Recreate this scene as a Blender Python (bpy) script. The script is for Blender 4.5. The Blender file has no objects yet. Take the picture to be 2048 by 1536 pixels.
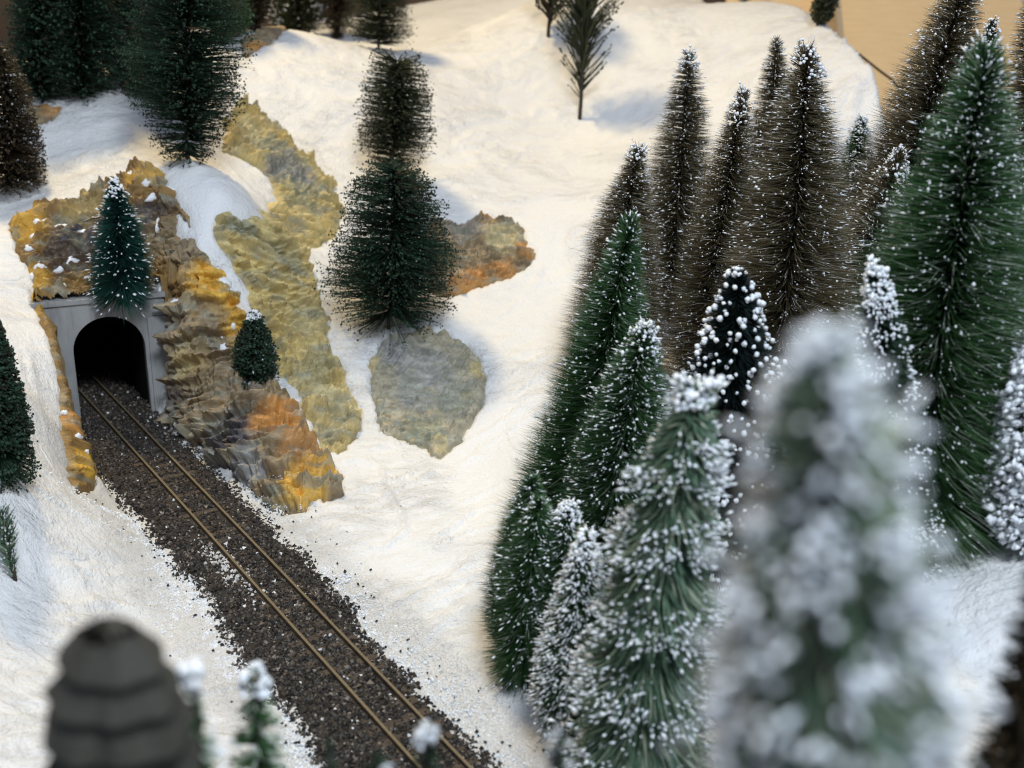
import bpy, math, random
import numpy as np
from mathutils import Vector, Matrix, Quaternion

# ------------------------------------------------------------------ camera, world, lights, exposure
# One unit is 10 cm: this is a table-top winter railway layout.
F_PX, CAM_H = 2200.0, 2.93
PITCH, ROLL = math.radians(20.0), math.radians(-1.5)
sc = bpy.context.scene
COL = sc.collection
cam_d = bpy.data.cameras.new('camera')
cam = bpy.data.objects.new('camera', cam_d)
COL.objects.link(cam)
sc.camera = cam
cam_d.sensor_width = 36.0
cam_d.lens = 36.0 * F_PX / 2048.0
cam_d.clip_start, cam_d.clip_end = 0.05, 200.0
cam.location = (0, 0, CAM_H)
cam.rotation_euler = (Matrix.Rotation(math.radians(90) - PITCH, 3, 'X') @ Matrix.Rotation(-ROLL, 3, 'Z')).to_euler()
cam_d.dof.use_dof = True
cam_d.dof.focus_distance = 6.0
cam_d.dof.aperture_fstop = 1.25

world = bpy.data.worlds.new('World')
sc.world = world
world.use_nodes = True
wb = world.node_tree.nodes['Background']
wb.inputs['Color'].default_value = (0.62, 0.72, 0.95, 1)
wb.inputs['Strength'].default_value = 0.43


def area(name, loc, target, size, energy, color):
    d = bpy.data.lights.new(name, 'AREA')
    d.shape = 'DISK'
    d.size = size
    d.energy = energy
    d.color = color
    o = bpy.data.objects.new(name, d)
    COL.objects.link(o)
    o.location = loc
    o.rotation_euler = (Vector(target) - Vector(loc)).to_track_quat('-Z', 'Y').to_euler()
    return o


area('warm_ceiling_lamp', (-6.0, 13.4, 14.5), (-0.5, 8.0, 1.0), 1.8, 1900, (1.0, 0.76, 0.38))
area('cool_room_lamp', (1.5, -0.8, 10.0), (0.0, 6.0, 0.5), 3.0, 1180, (0.82, 0.91, 1.0))
sc.view_settings.view_transform = 'Standard'
sc.view_settings.look = 'None'
sc.view_settings.exposure = -0.06
sc.view_settings.gamma = 1.0
sc.render.engine = 'CYCLES'
sc.cycles.use_denoising = True
sc.cycles.filter_width = 1.1
sc.cycles.max_bounces = 6
sc.cycles.transparent_max_bounces = 8
sc.cycles.caustics_reflective = False
sc.cycles.caustics_refractive = False

rng = np.random.default_rng(7)
random.seed(7)

# ------------------------------------------------------------------ measuring helpers (photo pixel -> ray)
CP, SP, CR, SR = math.cos(PITCH), math.sin(PITCH), math.cos(ROLL), math.sin(ROLL)


def ray(px, py):
    x, y = px - 1024.0, py - 768.0
    x, y = x * CR - y * SR, x * SR + y * CR
    return np.array([x, F_PX * CP - y * SP, -y * CP - F_PX * SP])


def at_Y(px, py, Y):
    d = ray(px, py)
    return np.array([0, 0, CAM_H]) + d * (Y / d[1])


def at_z(px, py, z):
    d = ray(px, py)
    return np.array([0, 0, CAM_H]) + d * ((z - CAM_H) / d[2])


def depth_of(p):
    return p[1] * CP - (p[2] - CAM_H) * SP


# ------------------------------------------------------------------ numpy noise
def _hash(ix, iy, seed):
    h = (ix.astype(np.int64) * 374761393 + iy.astype(np.int64) * 668265263 + seed * 1442695041) & 0x7fffffff
    h = ((h ^ (h >> 13)) * 1274126177) & 0x7fffffff
    h = ((h ^ (h >> 15)) * 2246822519) & 0x7fffffff
    return ((h ^ (h >> 16)) & 0xffffff) / float(0xffffff)


def vnoise(x, y, seed=0):
    ix, iy = np.floor(x), np.floor(y)
    fx, fy = x - ix, y - iy
    fx, fy = fx * fx * (3 - 2 * fx), fy * fy * (3 - 2 * fy)
    a, b = _hash(ix, iy, seed), _hash(ix + 1, iy, seed)
    c, d = _hash(ix, iy + 1, seed), _hash(ix + 1, iy + 1, seed)
    return (a * (1 - fx) + b * fx) * (1 - fy) + (c * (1 - fx) + d * fx) * fy


def fbm(x, y, seed=0, octv=4):
    s, a, t = 0, 1.0, 0
    for k in range(octv):
        s = s + a * vnoise(x * 2 ** k + 17.3 * k, y * 2 ** k - 9.1 * k, seed + k)
        t += a
        a *= .5
    return s / t


def facet(x, y, seed=0):
    """random heights on a triangle lattice joined by flat facets: crumpled foil"""
    k = (x + y) * 0.36602540378
    sx, sy = x + k, y + k
    ix, iy = np.floor(sx), np.floor(sy)
    fx, fy = sx - ix, sy - iy
    up = fx > fy
    h00 = _hash(ix, iy, seed)
    h11 = _hash(ix + 1, iy + 1, seed)
    hm = np.where(up, _hash(ix + 1, iy, seed), _hash(ix, iy + 1, seed))
    big, small = np.where(up, fx, fy), np.where(up, fy, fx)
    return h00 * (1 - big) + hm * (big - small) + h11 * small


def sstep(a, b, x):
    t = np.clip((x - a) / (b - a), 0, 1)
    return t * t * (3 - 2 * t)


def inside_poly(x, y, poly):
    ins = np.zeros(x.shape, bool)
    n = len(poly)
    for i in range(n):
        x1, y1 = poly[i]
        x2, y2 = poly[(i + 1) % n]
        if y1 == y2:
            continue
        c = ((y1 > y) != (y2 > y)) & (x < (x2 - x1) * (y - y1) / (y2 - y1) + x1)
        ins ^= c
    return ins


def dist_line(x, y, pts, closed=False):
    d = np.full(x.shape, 1e9)
    n = len(pts)
    for i in range(n if closed else n - 1):
        x1, y1 = pts[i]
        x2, y2 = pts[(i + 1) % n]
        ex, ey = x2 - x1, y2 - y1
        t = np.clip(((x - x1) * ex + (y - y1) * ey) / (ex * ex + ey * ey + 1e-12), 0, 1)
        d = np.minimum(d, np.hypot(x - x1 - t * ex, y - y1 - t * ey))
    return d


# ------------------------------------------------------------------ the track line (level, z = 0)
RAIL_Z = .055
_l0, _l1 = at_z(817, 1510, RAIL_Z), at_z(293, 928, RAIL_Z)
_r0, _r1 = at_z(947, 1534, RAIL_Z), at_z(422, 992, RAIL_Z)
TD = ((_l1 - _l0) / np.linalg.norm(_l1 - _l0) + (_r1 - _r0) / np.linalg.norm(_r1 - _r0))[:2]
TD = TD / np.linalg.norm(TD)
TN = np.array([TD[1], -TD[0]])
TP = (_l0[:2] + _l1[:2] + _r0[:2] + _r1[:2]) / 4
TP = TP + TD * (-(TP[1] - 3.4) / TD[1])
GAUGE = 0.165


def track_so(x, y):
    rx, ry = x - TP[0], y - TP[1]
    return rx * TD[0] + ry * TD[1], rx * TN[0] + ry * TN[1]


def track_xy(s, o):
    return TP[0] + TD[0] * s + TN[0] * o, TP[1] + TD[1] * s + TN[1] * o


# portal plane
PA = math.radians(26)
PR = np.array([math.cos(PA), math.sin(PA)])      # along the wall, to the right
PN = np.array([-PR[1], PR[0]])                   # into the hill
ARCH_R = 0.235
PC = at_z(303, 822, 0)[:2] - PR * ARCH_R         # middle of the opening on the ground

# ------------------------------------------------------------------ terrain height: thin plate spline through measured points
CTRL_Z = [  # px, py, z
    (200, 1150, .10), (30, 1160, .28), (0, 1400, .18), (5, 950, .62), (50, 650, .82), (60, 800, .66), (110, 740, .60), (115, 690, .70),
    (150, 770, .50), (190, 900, .17), (150, 960, .18), (20, 420, 1.28), (100, 330, 1.52), (100, 430, 1.32), (240, 185, 2.0),
    (290, 340, 1.56), (375, 330, 1.62), (440, 380, 1.50), (380, 500, 1.18), (430, 690, .56), (480, 800, .36),
    (560, 960, .16), (620, 700, .50), (700, 880, .16), (600, 620, .68), (600, 480, 1.0), (640, 420, 1.14), (560, 280, 1.60),
    (778, 655, .58), (850, 780, .32), (850, 910, .14), (900, 1000, .09), (800, 1100, .06), (950, 1300, .09), (1060, 1430, .10), (700, 1060, .05),
    (620, 1010, .07), (1050, 500, .92), (1160, 238, 1.62), (770, 400, 1.18), (757, 100, 2.2), (1097, 72, 2.33),
    (1250, 260, 1.56), (1150, 560, .78), (1090, 720, .50), (1030, 900, .24), (980, 1200, .09), (1049, 1339, .12), (1148, 1430, .2),
    (1980, 1150, .80), (1810, 1080, .66), (1410, 1130, .40), (1335, 640, .72), (1550, 740, .66), (1900, 640, 1.0), (2040, 760, 1.0),
    (1680, 400, 1.32), (250, 1400, .05), (500, 1500, .02), (450, 60, 2.3), (2040, 1400, .62), (1500, 1530, .22),
]
CTRL_Y = [(1100, 5, 14.0), (1600, 8, 13.6), (1400, 60, 12.6), (1770, 152, 10.6), (1680, 290, 9.0), (580, 60, 11.6)]
CTRL_W = [(-2, 1, .05), (0, 0, .05), (2, 1, .35), (0, 2.2, .05), (-1.4, 2.2, .1), (2.6, 3, .8), (-5, 5, 1.0), (-5.5, 9, 2.1), (-4.5, 12, 2.0), (-2.8, 14, 2.0), (-1, 16, 2.3), (4.5, 8, 1.6), (5, 5, 1.3),
          (4, 16, 2.8), (1, 17, 2.8), (-6, 16, 1.6), (6, 12, 2.2)]
CTRL_W += [(*(PC + PR * a + PN * b), z) for a, b, z in ((-.46, .06, .88), (-.2, .06, .88), (.1, .06, .88), (.40, .08, .90))]
_pts = [at_z(*c) for c in CTRL_Z] + [at_Y(*c) for c in CTRL_Y] + [np.array(c, float) for c in CTRL_W]
_P = np.array(_pts)


def _U(r2):
    return np.where(r2 > 1e-12, 0.5 * r2 * np.log(np.maximum(r2, 1e-12)), 0)


_n = len(_P)
_K = _U((_P[:, None, 0] - _P[None, :, 0]) ** 2 + (_P[:, None, 1] - _P[None, :, 1]) ** 2) + np.eye(_n) * 0.02
_A = np.zeros((_n + 3, _n + 3))
_A[:_n, :_n] = _K
_A[:_n, _n] = 1
_A[:_n, _n + 1:] = _P[:, :2]
_A[_n:, :_n] = _A[:_n, _n:].T
_W = np.linalg.solve(_A, np.r_[_P[:, 2], 0, 0, 0])


def tps(x, y):
    x, y = np.asarray(x, float), np.asarray(y, float)
    z = _W[_n] + _W[_n + 1] * x + _W[_n + 2] * y
    for i in range(_n):
        z = z + _W[i] * _U((x - _P[i, 0]) ** 2 + (y - _P[i, 1]) ** 2)
    return z


EDGE = [at_Y(1440, -25, 15.0)[:2], at_Y(1555, 0, 14.0)[:2], at_Y(1625, 62, 12.6)[:2], at_Y(1678, 100, 11.7)[:2], at_Y(1752, 152, 10.6)[:2],
        at_Y(1800, 240, 9.8)[:2], at_Y(1930, 330, 9.0)[:2], at_Y(2300, 480, 7.4)[:2], np.array([9, 6.0])]
EDGE_POLY = EDGE + [np.array([30, 6.0]), np.array([30, 40.0]), np.array([EDGE[0][0], 40.0])]


def edge_drop(x, y):
    ins = inside_poly(x, y, EDGE_POLY)
    d = dist_line(x, y, EDGE)
    d = d + .06 * (vnoise(x * 4, y * 4, 5) - .5)
    return np.where(ins, np.clip(d, 0, .8) * 3.0, 0)


def w_left(s):
    return .345 + .025 * np.sin(s * 2.1) + .015 * np.sin(s * 5.3)


def w_right(s):
    return .215 + .085 * sstep(1.0, 1.9, s)


def hz(x, y):
    """smooth ground height"""
    x, y = np.asarray(x, float), np.asarray(y, float)
    g = tps(x, y)
    s, o = track_so(x, y)
    dl = .06 + .22 * sstep(2.7, 1.6, s)
    cl = sstep(0, 1, (-o - w_left(s) - .0) / dl)
    cr = np.clip((o - w_right(s)) / .34, 0, 1)
    cr = 1 - (1 - cr) ** 1.6
    c = np.where(o < 0, cl, cr)
    behind = ((x - PC[0]) * PN[0] + (y - PC[1]) * PN[1]) > 0.02
    near = s > -3.5
    c = np.where(behind | ~near, 1.0, c)
    pn = (x - PC[0]) * PN[0] + (y - PC[1]) * PN[1]
    pr = (x - PC[0]) * PR[0] + (y - PC[1]) * PR[1]
    cover = .875 + .25 * np.clip(pn, 0, .5) - 4 * np.clip(np.abs(pr + .04) - .43, 0, 1) - 3 * np.clip(pn - .5, 0, 2)
    z = np.where(behind, np.maximum(g, cover), (g + .01) * c - .01)
    return z - edge_drop(x, y)


def ground(px, py, y0=1.8, y1=15.5):
    d = ray(px, py)
    Y = np.linspace(y0, y1, 1400)
    t = Y / d[1]
    x, z = d[0] * t, CAM_H + d[2] * t
    h = hz(x, Y)
    k = np.nonzero(z <= h)[0]
    i = k[0] if len(k) else len(Y) - 1
    if 0 < i and len(k):
        a, b = z[i - 1] - h[i - 1], z[i] - h[i]
        f = a / (a - b)
    else:
        f = 1
    j = max(i - 1, 0)
    Yy = Y[j] + (Y[i] - Y[j]) * f
    t = Yy / d[1]
    return np.array([d[0] * t, Yy, float(hz(np.array([d[0] * t]), np.array([Yy]))[0])])


# ------------------------------------------------------------------ mesh helpers
def mesh_obj(name, V, Fc, mats, parent=None, smooth=False, tone=None, color=None, mat_idx=None):
    V = np.asarray(V, np.float32)
    me = bpy.data.meshes.new(name)
    if isinstance(Fc, np.ndarray):
        n, k = Fc.shape
        me.vertices.add(len(V))
        me.vertices.foreach_set('co', V.ravel())
        me.loops.add(n * k)
        me.loops.foreach_set('vertex_index', Fc.astype(np.int32).ravel())
        me.polygons.add(n)
        me.polygons.foreach_set('loop_start', np.arange(0, n * k, k, dtype=np.int32))
        me.update(calc_edges=True)
    else:
        me.from_pydata([tuple(map(float, v)) for v in V], [], [tuple(map(int, f)) for f in Fc])
    for m in (mats if isinstance(mats, (list, tuple)) else [mats]):
        me.materials.append(m)
    me.polygons.foreach_set('use_smooth', np.full(len(me.polygons), bool(smooth)))
    if mat_idx is not None:
        me.polygons.foreach_set('material_index', np.asarray(mat_idx, np.int32))
    if tone is not None:
        a = me.attributes.new('tone', 'FLOAT', 'POINT')
        a.data.foreach_set('value', np.asarray(tone, np.float32))
    if color is not None:
        a = me.attributes.new('paint', 'FLOAT_COLOR', 'POINT')
        c = np.c_[color, np.ones(len(color))].astype(np.float32)
        a.data.foreach_set('color', c.ravel())
    me.validate()
    me.update()
    o = bpy.data.objects.new(name, me)
    COL.objects.link(o)
    if parent is not None:
        o.parent = parent
    return o


def tag(o, label=None, cat=None, group=None, kind=None):
    for k, v in (('label', label), ('category', cat), ('group', group), ('kind', kind)):
        if v:
            o[k] = v
    return o


def empty(name, loc):
    o = bpy.data.objects.new(name, None)
    COL.objects.link(o)
    o.location = tuple(map(float, loc))
    o.empty_display_size = .05
    return o


def grid_faces(nu, nv):
    i = np.arange(nu * nv).reshape(nv, nu)
    return np.stack([i[:-1, :-1], i[:-1, 1:], i[1:, 1:], i[1:, :-1]], -1).reshape(-1, 4)


def perp(D):
    a = np.where(np.abs(D[:, 2:3]) < .9, np.array([[0, 0, 1.]]), np.array([[1., 0, 0]]))
    u = np.cross(D, a)
    u /= np.linalg.norm(u, axis=1, keepdims=True) + 1e-9
    return u, np.cross(D, u)


def norm(D):
    return D / (np.linalg.norm(D, axis=1, keepdims=True) + 1e-9)


def spikes(P, D, L, R, bend=None, sides=3):
    """tapering bristles; bend = offset of the tip, gives one extra ring"""
    n = len(P)
    L = np.broadcast_to(L, n)[:, None]
    R = np.broadcast_to(R, n)[:, None]
    u, v = perp(D)
    ang = np.arange(sides) * 2 * math.pi / sides
    ring = lambda c, r: np.stack([c + r * (math.cos(a) * u + math.sin(a) * v) for a in ang], 1)
    base = ring(P, R)
    b = np.arange(sides)
    nb = (b + 1) % sides
    if bend is None:
        tip = (P + D * L)[:, None]
        V = np.concatenate([base, tip], 1)
        m = sides + 1
        F = np.stack([b, nb, np.full(sides, sides)], 1)
    else:
        mid = ring(P + D * L * .55 + bend * .3, R * .8)
        tip = (P + D * L + bend)[:, None]
        V = np.concatenate([base, mid, tip], 1)
        m = 2 * sides + 1
        F = np.concatenate([np.stack([b, nb, nb + sides], 1), np.stack([b, nb + sides, b + sides], 1),
                            np.stack([b + sides, nb + sides, np.full(sides, 2 * sides)], 1)], 0)
    Fc = (F[None] + (np.arange(n) * m)[:, None, None]).reshape(-1, 3)
    return V.reshape(-1, 3), Fc, m


OCT_V = np.array([(1, 0, 0), (-1, 0, 0), (0, 1, 0), (0, -1, 0), (0, 0, 1), (0, 0, -1)], float)
OCT_F = np.array([(0, 2, 4), (2, 1, 4), (1, 3, 4), (3, 0, 4), (2, 0, 5), (1, 2, 5), (3, 1, 5), (0, 3, 5)])


def _sub(V, F):
    V = list(map(tuple, V))
    cache, out = {}, []

    def mid(a, b):
        k = (min(a, b), max(a, b))
        if k not in cache:
            p = (np.array(V[a]) + np.array(V[b]))
            V.append(tuple(p / np.linalg.norm(p)))
            cache[k] = len(V) - 1
        return cache[k]
    for a, b, c in F:
        x, y, z = mid(a, b), mid(b, c), mid(c, a)
        out += [(a, x, z), (x, b, y), (z, y, c), (x, y, z)]
    return np.array(V), np.array(out)


SPH_V, SPH_F = _sub(OCT_V, OCT_F)


def blobs(C, S, r, dirs=None, stretch=1.0, hi=False, jitter=.35):
    """lumps at C of radius S; stretched along dirs"""
    n = len(C)
    V0, F0 = (SPH_V, SPH_F) if hi else (OCT_V, OCT_F)
    m = len(V0)
    if dirs is None:
        dirs = norm(r.normal(size=(n, 3)))
    u, v = perp(dirs)
    S = np.broadcast_to(S, n)[:, None, None]
    k = 1 + jitter * (r.random((n, m, 1)) * 2 - 1)
    q = V0[None] * k
    P = C[:, None] + S * (q[..., 0:1] * u[:, None] + q[..., 1:2] * v[:, None] + q[..., 2:3] * dirs[:, None] * stretch)
    F = (F0[None] + (np.arange(n) * m)[:, None, None]).reshape(-1, 3)
    return P.reshape(-1, 3), F, m


def tube(pts, rad, sides=7):
    pts = np.asarray(pts, float)
    n = len(pts)
    rad = np.broadcast_to(rad, n)
    T = norm(np.gradient(pts, axis=0))
    u, v = perp(T)
    a = np.arange(sides) * 2 * math.pi / sides
    V = pts[:, None] + rad[:, None, None] * (np.cos(a)[None, :, None] * u[:, None] + np.sin(a)[None, :, None] * v[:, None])
    F = []
    for i in range(n - 1):
        for k in range(sides):
            k2 = (k + 1) % sides
            F.append((i * sides + k, i * sides + k2, (i + 1) * sides + k2, (i + 1) * sides + k))
    F.append(tuple(range(sides))[::-1])
    F.append(tuple((n - 1) * sides + k for k in range(sides)))
    return V.reshape(-1, 3), F


def box(x0, x1, y0, y1, z0, z1):
    V = [(x, y, z) for z in (z0, z1) for y in (y0, y1) for x in (x0, x1)]
    F = [(0, 2, 3, 1), (4, 5, 7, 6), (0, 1, 5, 4), (2, 6, 7, 3), (0, 4, 6, 2), (1, 3, 7, 5)]
    return np.array(V, float), F


# ------------------------------------------------------------------ materials
class NT:
    def __init__(s, name):
        s.m = bpy.data.materials.new(name)
        s.m.use_nodes = True
        s.t = s.m.node_tree
        s.b = s.t.nodes['Principled BSDF']
        s.out = s.t.nodes['Material Output']

    def n(s, typ, **kw):
        nd = s.t.nodes.new(typ)
        for k, v in kw.items():
            if k in nd.inputs:
                nd.inputs[k].default_value = v
            else:
                setattr(nd, k, v)
        return nd

    def l(s, a, b):
        s.t.links.new(a, b)

    def coord(s, scale=(1, 1, 1), rot=(0, 0, 0), obj=True):
        tc = s.n('ShaderNodeTexCoord')
        mp = s.n('ShaderNodeMapping')
        mp.inputs['Scale'].default_value = scale
        mp.inputs['Rotation'].default_value = rot
        s.l(tc.outputs['Object' if obj else 'Generated'], mp.inputs['Vector'])
        return mp.outputs['Vector']

    def noise(s, scale, detail=4, rough=.55, vec=None, dist=0.0):
        nd = s.n('ShaderNodeTexNoise')
        nd.inputs['Scale'].default_value = scale
        nd.inputs['Detail'].default_value = detail
        nd.inputs['Roughness'].default_value = rough
        nd.inputs['Distortion'].default_value = dist
        if vec is not None:
            s.l(vec, nd.inputs['Vector'])
        return nd.outputs['Fac']

    def ramp(s, fac, stops):
        nd = s.n('ShaderNodeValToRGB')
        e = nd.color_ramp.elements
        while len(e) > 1:
            e.remove(e[-1])
        for i, (p, c) in enumerate(stops):
            x = e[0] if i == 0 else e.new(p)
            x.position = p
            x.color = (*c, 1) if len(c) == 3 else c
        s.l(fac, nd.inputs['Fac'])
        return nd.outputs['Color']

    def mix(s, fac, a, b, blend='MIX'):
        nd = s.n('ShaderNodeMix', data_type='RGBA', blend_type=blend)
        for sock, v in ((nd.inputs[0], fac), (nd.inputs[6], a), (nd.inputs[7], b)):
            if isinstance(v, (int, float)):
                sock.default_value = v
            elif isinstance(v, tuple):
                sock.default_value = (*v, 1)
            else:
                s.l(v, sock)
        return nd.outputs[2]

    def math(s, op, a, b=None):
        nd = s.n('ShaderNodeMath', operation=op)
        for i, v in enumerate((a, b)):
            if v is None:
                continue
            if isinstance(v, (int, float)):
                nd.inputs[i].default_value = v
            else:
                s.l(v, nd.inputs[i])
        return nd.outputs[0]

    def bump(s, h, strength, dist, prev=None):
        nd = s.n('ShaderNodeBump')
        nd.inputs['Strength'].default_value = strength
        nd.inputs['Distance'].default_value = dist
        s.l(h, nd.inputs['Height'])
        if prev is not None:
            s.l(prev, nd.inputs['Normal'])
        return nd.outputs['Normal']

    def attr(s, name):
        return s.n('ShaderNodeAttribute', attribute_name=name)

    def set(s, **kw):
        for k, v in kw.items():
            k = k.replace('_', ' ')
            if isinstance(v, (int, float)):
                s.b.inputs[k].default_value = v
            elif isinstance(v, tuple):
                s.b.inputs[k].default_value = (*v, 1)
            else:
                s.l(v, s.b.inputs[k])
        return s


def snow_paint():
    s = NT('snow_paint')
    v = s.coord()
    strokes = s.noise(5.0, 6, .62, s.coord((1.0, 1.7, 1.0), (0, 0, .75)), 1.6)
    patch = s.ramp(s.noise(.9, 3, .6, v, .8), [(.42, (.12,) * 3), (.62, (1,) * 3)])
    strokes = s.math('MULTIPLY', strokes, patch)
    fine = s.noise(42, 5, .65, v)
    big = s.noise(1.1, 3, .5, v)
    col = s.ramp(big, [(.3, (.83, .83, .83)), (.7, (.87, .86, .83))])
    gr = s.attr('tone').outputs['Fac']
    grain = s.noise(95, 3, .7, v)
    n1 = s.bump(strokes, .9, .06)
    n2 = s.bump(fine, .9, .015, n1)
    nd = s.n('ShaderNodeBump')
    nd.inputs['Distance'].default_value = .02
    s.l(s.math('MULTIPLY', gr, .9), nd.inputs['Strength'])
    s.l(grain, nd.inputs['Height'])
    s.l(n2, nd.inputs['Normal'])
    s.set(Base_Color=col, Roughness=s.ramp(fine, [(.3, (.38,) * 3), (.7, (.62,) * 3)]), Normal=nd.outputs['Normal'])
    s.b.inputs['Specular IOR Level'].default_value = .4
    return s.m


def rock_paint(name, scale=1.0):
    s = NT(name)
    v = s.coord()
    paint = s.attr('paint').outputs['Color']
    mott = s.noise(9 * scale, 6, .68, v, .6)
    fine = s.noise(60 * scale, 5, .7, v)
    c1 = s.mix(s.ramp(mott, [(.45, (0,) * 3), (.62, (.55,) * 3)]), paint, s.mix(1.0, paint, (.60, .62, .66), 'MULTIPLY'))
    c2 = s.mix(s.ramp(s.noise(14 * scale, 5, .7, v, 1.0), [(.56, (0,) * 3), (.70, (.75,) * 3)]), c1, s.mix(.5, paint, (.60, .40, .12)))
    c3 = s.mix(s.ramp(fine, [(.60, (0,) * 3), (.75, (.5,) * 3)]), c2, (.10, .085, .07))
    cre = s.n('ShaderNodeTexVoronoi', feature='DISTANCE_TO_EDGE')
    cre.inputs['Scale'].default_value = 13 * scale
    wv = s.n('ShaderNodeVectorMath', operation='ADD')
    nz = s.n('ShaderNodeTexNoise')
    nz.inputs['Scale'].default_value = 6
    sv = s.n('ShaderNodeVectorMath', operation='SCALE')
    sv.inputs['Scale'].default_value = .16
    s.l(v, nz.inputs['Vector'])
    s.l(nz.outputs['Color'], sv.inputs[0])
    s.l(v, wv.inputs[0])
    s.l(sv.outputs[0], wv.inputs[1])
    s.l(wv.outputs[0], cre.inputs['Vector'])
    n1 = s.bump(s.ramp(cre.outputs['Distance'], [(0, (0,) * 3), (.25, (1,) * 3)]), .12, .008)
    n2 = s.bump(fine, .45, .008, n1)
    n3 = s.bump(s.noise(45, 3, .6, v, .3), .15, .008, n2)
    s.set(Base_Color=c3, Roughness=.5, Normal=n3)
    return s.m


def tone_mat(name, stops, rough=.6, spec=.3, trans=None, bump=None):
    s = NT(name)
    col = s.ramp(s.attr('tone').outputs['Fac'], stops)
    s.set(Base_Color=col, Roughness=rough)
    s.b.inputs['Specular IOR Level'].default_value = spec
    if trans:
        tr = s.n('ShaderNodeBsdfTranslucent')
        s.l(col, tr.inputs['Color'])
        mx = s.n('ShaderNodeMixShader')
        mx.inputs[0].default_value = trans
        s.l(s.b.outputs[0], mx.inputs[1])
        s.l(tr.outputs[0], mx.inputs[2])
        s.l(mx.outputs[0], s.out.inputs['Surface'])
    return s.m


def plain(name, a, b, scale=8, rough=.6, bump=.2, bd=.01, stretch=(1, 1, 1), spec=.4):
    s = NT(name)
    f = s.noise(scale, 6, .62, s.coord(stretch))
    s.set(Base_Color=s.ramp(f, [(.3, a), (.7, b)]), Roughness=rough, Normal=s.bump(f, bump, bd))
    s.b.inputs['Specular IOR Level'].default_value = spec
    return s.m


M_SNOW = snow_paint()
M_ROCK = rock_paint('painted_rock')
M_STONE = tone_mat('ballast_stone', [(0, (.012, .010, .009)), (.45, (.035, .028, .022)), (.75, (.10, .08, .06)), (.9, (.30, .26, .22)), (1, (.75, .74, .72))], .55, .4)
M_BED = plain('ballast_grit', (.018, .014, .012), (.05, .04, .032), 90, .9, .8, .01)
M_RAIL = plain('rail_brown', (.06, .045, .028), (.12, .085, .05), 40, .6, .1, .002, spec=.3)
M_RAILTOP = plain('rail_top', (.115, .09, .056), (.18, .14, .085), 60, .5, .1, .001, spec=.35)
M_TIE = plain('sleeper_brown', (.04, .028, .02), (.09, .065, .045), 30, .8, .4, .005)
M_WHITE = tone_mat('snow_flock_glints', [(0, (.70, .74, .78)), (1, (.86, .87, .88))], .6, .3)
def concrete():
    s = NT('portal_grey')
    v = s.coord((1, 1, .35))
    a = s.ramp(s.noise(6, 7, .68, v, .6), [(.28, (.235, .24, .245)), (.5, (.33, .335, .335)), (.72, (.42, .42, .41))])
    st = s.ramp(s.noise(16, 5, .7, s.coord((1, 1, .12)), .5), [(.52, (0,) * 3), (.72, (.55,) * 3)])
    c = s.mix(st, a, (.16, .155, .15))
    s.set(Base_Color=c, Roughness=.62, Normal=s.bump(s.noise(40, 5, .7), .25, .006))
    return s.m


M_CONC = concrete()
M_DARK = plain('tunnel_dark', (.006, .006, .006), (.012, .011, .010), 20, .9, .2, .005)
M_TRUNK = plain('twisted_wire', (.018, .015, .012), (.05, .04, .03), 60, .6, .4, .004)
M_PLYTUN = plain('tunnel_plywood', (.07, .032, .01), (.11, .055, .018), 5, .7, .1, .004, (1, 1, 6))
FOL = {
    'deep': tone_mat('needles_deep_green', [(0, (.022, .018, .010)), (.3, (.016, .028, .016)), (.65, (.022, .056, .033)), (1, (.05, .095, .055))], .62, .25, .15),
    'olive': tone_mat('needles_olive', [(0, (0.018, 0.021, 0.011)), (.6, (0.045, 0.054, 0.026)), (1, (0.113, 0.113, 0.053))], .6, .25, .2),
    'brown': tone_mat('needles_brown_nylon', [(0, (.065, .050, .024)), (.55, (.185, .148, .078)), (.88, (.31, .255, .15)), (1, (.75, .72, .64))], .33, .5, .4),
    'dkbrown': tone_mat('needles_dark_brown', [(0, (0.016, 0.012, 0.007)), (.6, (0.049, 0.035, 0.018)), (1, (0.117, 0.085, 0.046))], .5, .3, .25),
    'green': tone_mat('needles_green_nylon', [(0, (.022, .060, .020)), (.55, (.060, .150, .052)), (.88, (.12, .25, .095)), (1, (.62, .68, .58))], .33, .5, .4),
    'teal': tone_mat('needles_teal', [(0, (0.008, 0.030, 0.024)), (.6, (0.016, 0.074, 0.057)), (1, (0.041, 0.135, 0.101))], .55, .3, .15),
    'sage': tone_mat('needles_sage', [(0, (0.038, 0.084, 0.055)), (.6, (0.132, 0.225, 0.141)), (1, (0.488, 0.500, 0.375))], .55, .3, .2),
    'black': tone_mat('needles_black_green', [(0, (.003, .006, .006)), (.6, (.007, .014, .013)), (1, (.014, .026, .024))], .5, .3),
    'grey': tone_mat('needles_charcoal', [(0, (.022, .021, .016)), (.4, (.050, .047, .038)), (1, (.10, .095, .08))], .7, .2),
}

# ------------------------------------------------------------------ painted crumpled rock outcrops
GOLD, YEL, PALE, GRN = (.72, .42, .06), (.58, .455, .19), (.60, .52, .29), (.26, .27, .19)
BRN, DBR, GRY, DGR, ORG, TAN = (.27, .16, .05), (.09, .06, .04), (.26, .26, .26), (.075, .07, .08), (.56, .26, .06), (.26, .195, .115)


ROCK_BEDS = []


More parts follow.
